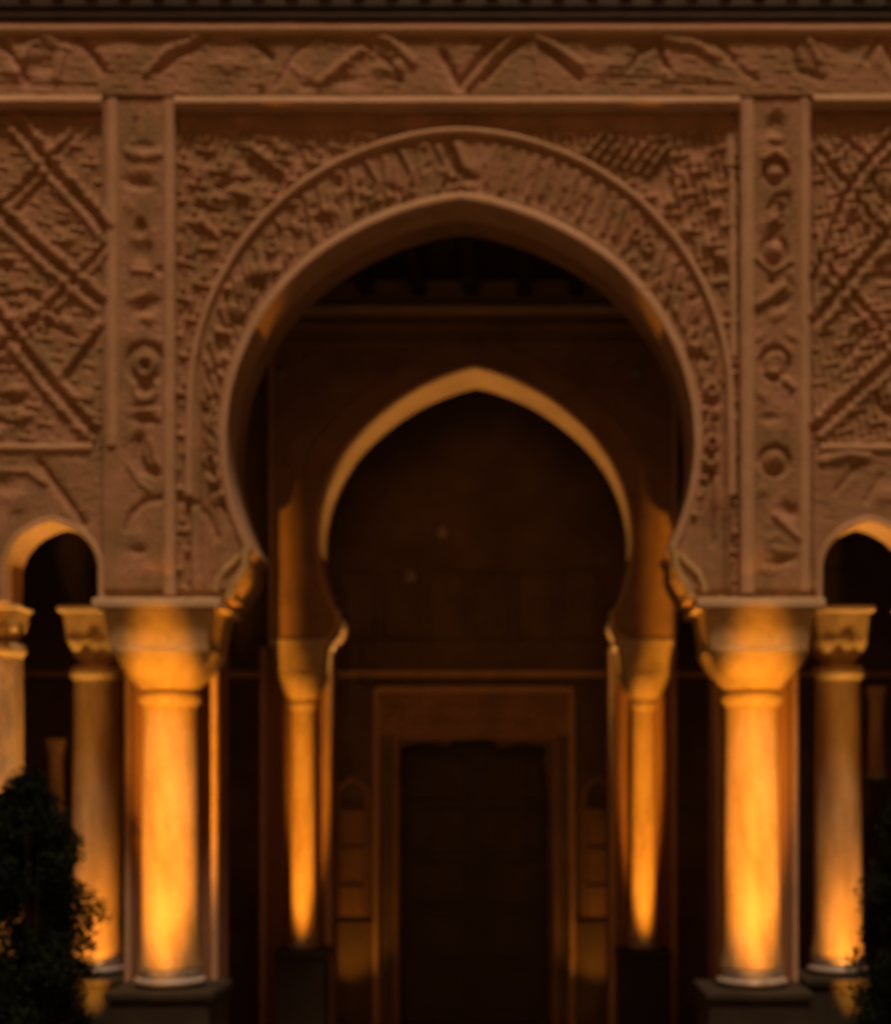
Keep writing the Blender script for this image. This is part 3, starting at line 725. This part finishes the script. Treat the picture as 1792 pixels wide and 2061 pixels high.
# ------------------------------------------------------------------ plants
def shrub(name, base, hgt, rad, n, label, pot=True, lean=0.0, seed=1, cz=.55, topn=.5):
    rr = random.Random(seed); t = thing(name, base, label, 'shrub', 'dark shrubs in front of the arcade')
    bx, by, bz = base; z0 = bz
    if pot:
        g = G(); ph, pr = .44, .30
        g.lathe(bx, by, [(pr*.68, bz+.003), (pr*.8, bz+ph*.4), (pr*.96, bz+ph*.86), (pr*1.08, bz+ph*.88), (pr*1.1, bz+ph), (pr*.98, bz+ph), (pr*.93, bz+ph*.92), (.01, bz+ph*.92)], 36)
        g.make('pot', M_POT, t, True); z0 = bz+ph*.9
    g = G()
    tips = []
    for i in range(16):
        a = rr.uniform(0, 6.28); rad_ = rad*rr.uniform(.3, .85); top = z0+hgt*rr.uniform(.35, .92)
        p0 = Vector((bx, by, z0)); p2 = Vector((bx+rad_*math.cos(a)+lean*(top-z0), by+rad_*math.sin(a), top)); p1 = p0.lerp(p2, .5)+Vector((0, 0, .12))
        prev = None; r0 = .016
        for j in range(7):
            u = j/6; p = p0*(1-u)**2+p1*2*u*(1-u)+p2*u*u; r = r0*(1-u*.75)
            ringv = [(p.x+r*math.cos(q*2.094), p.y+r*math.sin(q*2.094), p.z) for q in range(3)]
            b0 = len(g.v); g.v += ringv
            if prev is not None:
                g.f += [(prev+q, prev+(q+1) % 3, b0+(q+1) % 3, b0+q) for q in range(3)]
            prev = b0; 
            if j > 1: tips.append(p.copy())
    g.make('stem', M_WOOD, t)
    g = G()
    clumps = []
    for i in range(130):
        a = rr.uniform(0, 6.28); u = rr.random()**.9; zz = z0+.05+hgt*u
        prof = math.sin(math.pi*min(1, .16+.84*(1-u)**1.0*.62+.0))**.8 if True else 1
        prof = (math.sin(math.pi*(u*.82+.12)))**.75*(1-u*.35)
        q = rad*prof*rr.uniform(.25, 1.0)
        clumps.append(Vector((bx+q*math.cos(a)+lean*hgt*u, by+q*math.sin(a), zz)))
    for i in range(n):
        c = clumps[rr.randrange(len(clumps))]
        d = Vector((rr.gauss(0, 1), rr.gauss(0, 1), rr.gauss(0, 1))).normalized()*(.15*rr.random()**.5)
        p = c+d
        ax = Vector((rr.gauss(0, 1), rr.gauss(0, 1), rr.gauss(.3, .8))).normalized(); sd_ = ax.cross(Vector((rr.gauss(0,1), rr.gauss(0,1), rr.gauss(0,1)))).normalized()
        L = rr.uniform(.030, .055); W_ = L*.32; up = ax.cross(sd_)*.006
        g.add([p, p+ax*L*.5+sd_*W_+up, p+ax*L, p+ax*L*.5-sd_*W_+up], [(0, 1, 2, 3)])
    lv = mk('leaves', g.v, g.f, M_LEAF, t); return t
s4 = 1.06; b = wp(62, 0, s4)
shrub('potted_shrub', (b.x, Yof(s4), .1), 2.15, .62, 28000, 'dense dark shrub in a pale rimmed pot at the lower left corner', seed=3, lean=-.02)
b = wp(1846, 0, s4)
shrub('leafy_shrub', (b.x, Yof(s4), 0), 2.45, .50, 20000, 'dark leafy shrub at the lower right edge in front of the small arch', pot=False, seed=8, lean=-.02)
# low step the pot stands on
g = G(); g.box(b.x-9, b.x-6.2, Yof(s4)-.8, Yof(s4)+.45, .004, .098, .01); tag(g.make('stone_step', M_PAV), 'low stone step under the pot at the left', 'step')

# ------------------------------------------------------------------ uplights
def uplight(x, y, z, tx, ty, tz, power, cone, blend, label, narrow=1.0, col=(1, .36, .03), rad=.03):
    t = thing('ground_uplight', (x, y, z), label, 'uplight', 'small ground uplights of the arcade')
    g = G(); g.lathe(x, y, [(.075, z-.10), (.085, z-.09), (.09, z-.03), (.082, z-.028), (.075, z-.06), (.01, z-.06)], 24); g.make('housing', M_MET, t, True)
    g = G(); g.lathe(x, y, [(.07, z-.058), (.07, z-.05), (.001, z-.046)], 24); g.make('lens', M_LENS, t, True)
    ld = bpy.data.lights.new('lamp', 'SPOT'); ld.energy = power; ld.color = col; ld.spot_size = R(cone); ld.spot_blend = blend; ld.shadow_soft_size = rad
    lo = bpy.data.objects.new('lamp', ld); link(lo, t); lo.location = (0, 0, 0)
    d = Vector((tx-x, ty-y, tz-z)); lo.rotation_euler = d.to_track_quat('-Z', 'Y').to_euler(); lo.scale = (narrow, 1, 1)
    return t
# flood beams
for cx_, sd_ in ((xw(342, .985), 'left'), (xw(1512, .985), 'right')):
    uplight(cx_, -4.0, .25, cx_, -.03, 2.50, 2150, 38, .7, 'small round uplight on the ground before the %s great column' % sd_, .27)
for cx_, sd_, k in ((xw(188, s2), 'left', .12), (xw(1690, s2), 'right', .1)):
    uplight(cx_+k, -.15, .4, cx_+.03, .85, 1.35, 270, 50, 1.0, 'small round uplight before the dimmer column in the %s small arch' % sd_, .45)
for cx_, sd_ in ((xw(603, si), 'left'), (xw(1298, si), 'right')):
    uplight(cx_, yi-2.6, .22, cx_, yi+.14, 2.3, 1000, 40, .65, 'small round uplight before the %s slender column' % sd_, .18)
for x_, sd_, tx in ((xw(150), 'left', xw(40)), (xw(1702), 'right', xw(1812))):
    uplight(x_, .35, .3, tx, .35, 4.3, 850, 26, .9, 'small round uplight under the %s small arch' % sd_, col=(1, .48, .10))
uplight(xw(-22), -1.5, .25, xw(-22), .15, 2.2, 420, 50, 1.0, 'small round uplight before the column at the left edge', .3)
for x_, tx, sd_ in ((486, 474, 'left'), (1366, 1378, 'right')):
    uplight(xw(x_), .06, .3, xw(tx), .0, CAMZ+(VY-1140)*U, 800, 9, .9, 'added narrow uplight lending a glow to the scroll over the %s great column' % sd_)  # added pair, aimed only to make the arch scrolls glow
for x_, sd_ in ((705, 'left'), (1200, 'right')):
    uplight(xw(x_, sb), yb-.5, .10, xw(x_, sb), yb, 1.7, 26, 75, 1.0, 'added faint uplight washing the wall %s of the wooden door' % sd_)  # added pair that puts a faint wash of light beside the door
t_ = uplight(.03, yi+.45, .08, .03, yi+.45, 6.0, 1500, 64, .6, 'small round uplight on the floor midway beneath the inner arch', col=(1, .53, .15))
lo_ = [c for c in t_.children if c.type == 'LIGHT'][0]; lo_.rotation_euler = (math.pi, 0, 0); lo_.scale = (1, .12, 1)
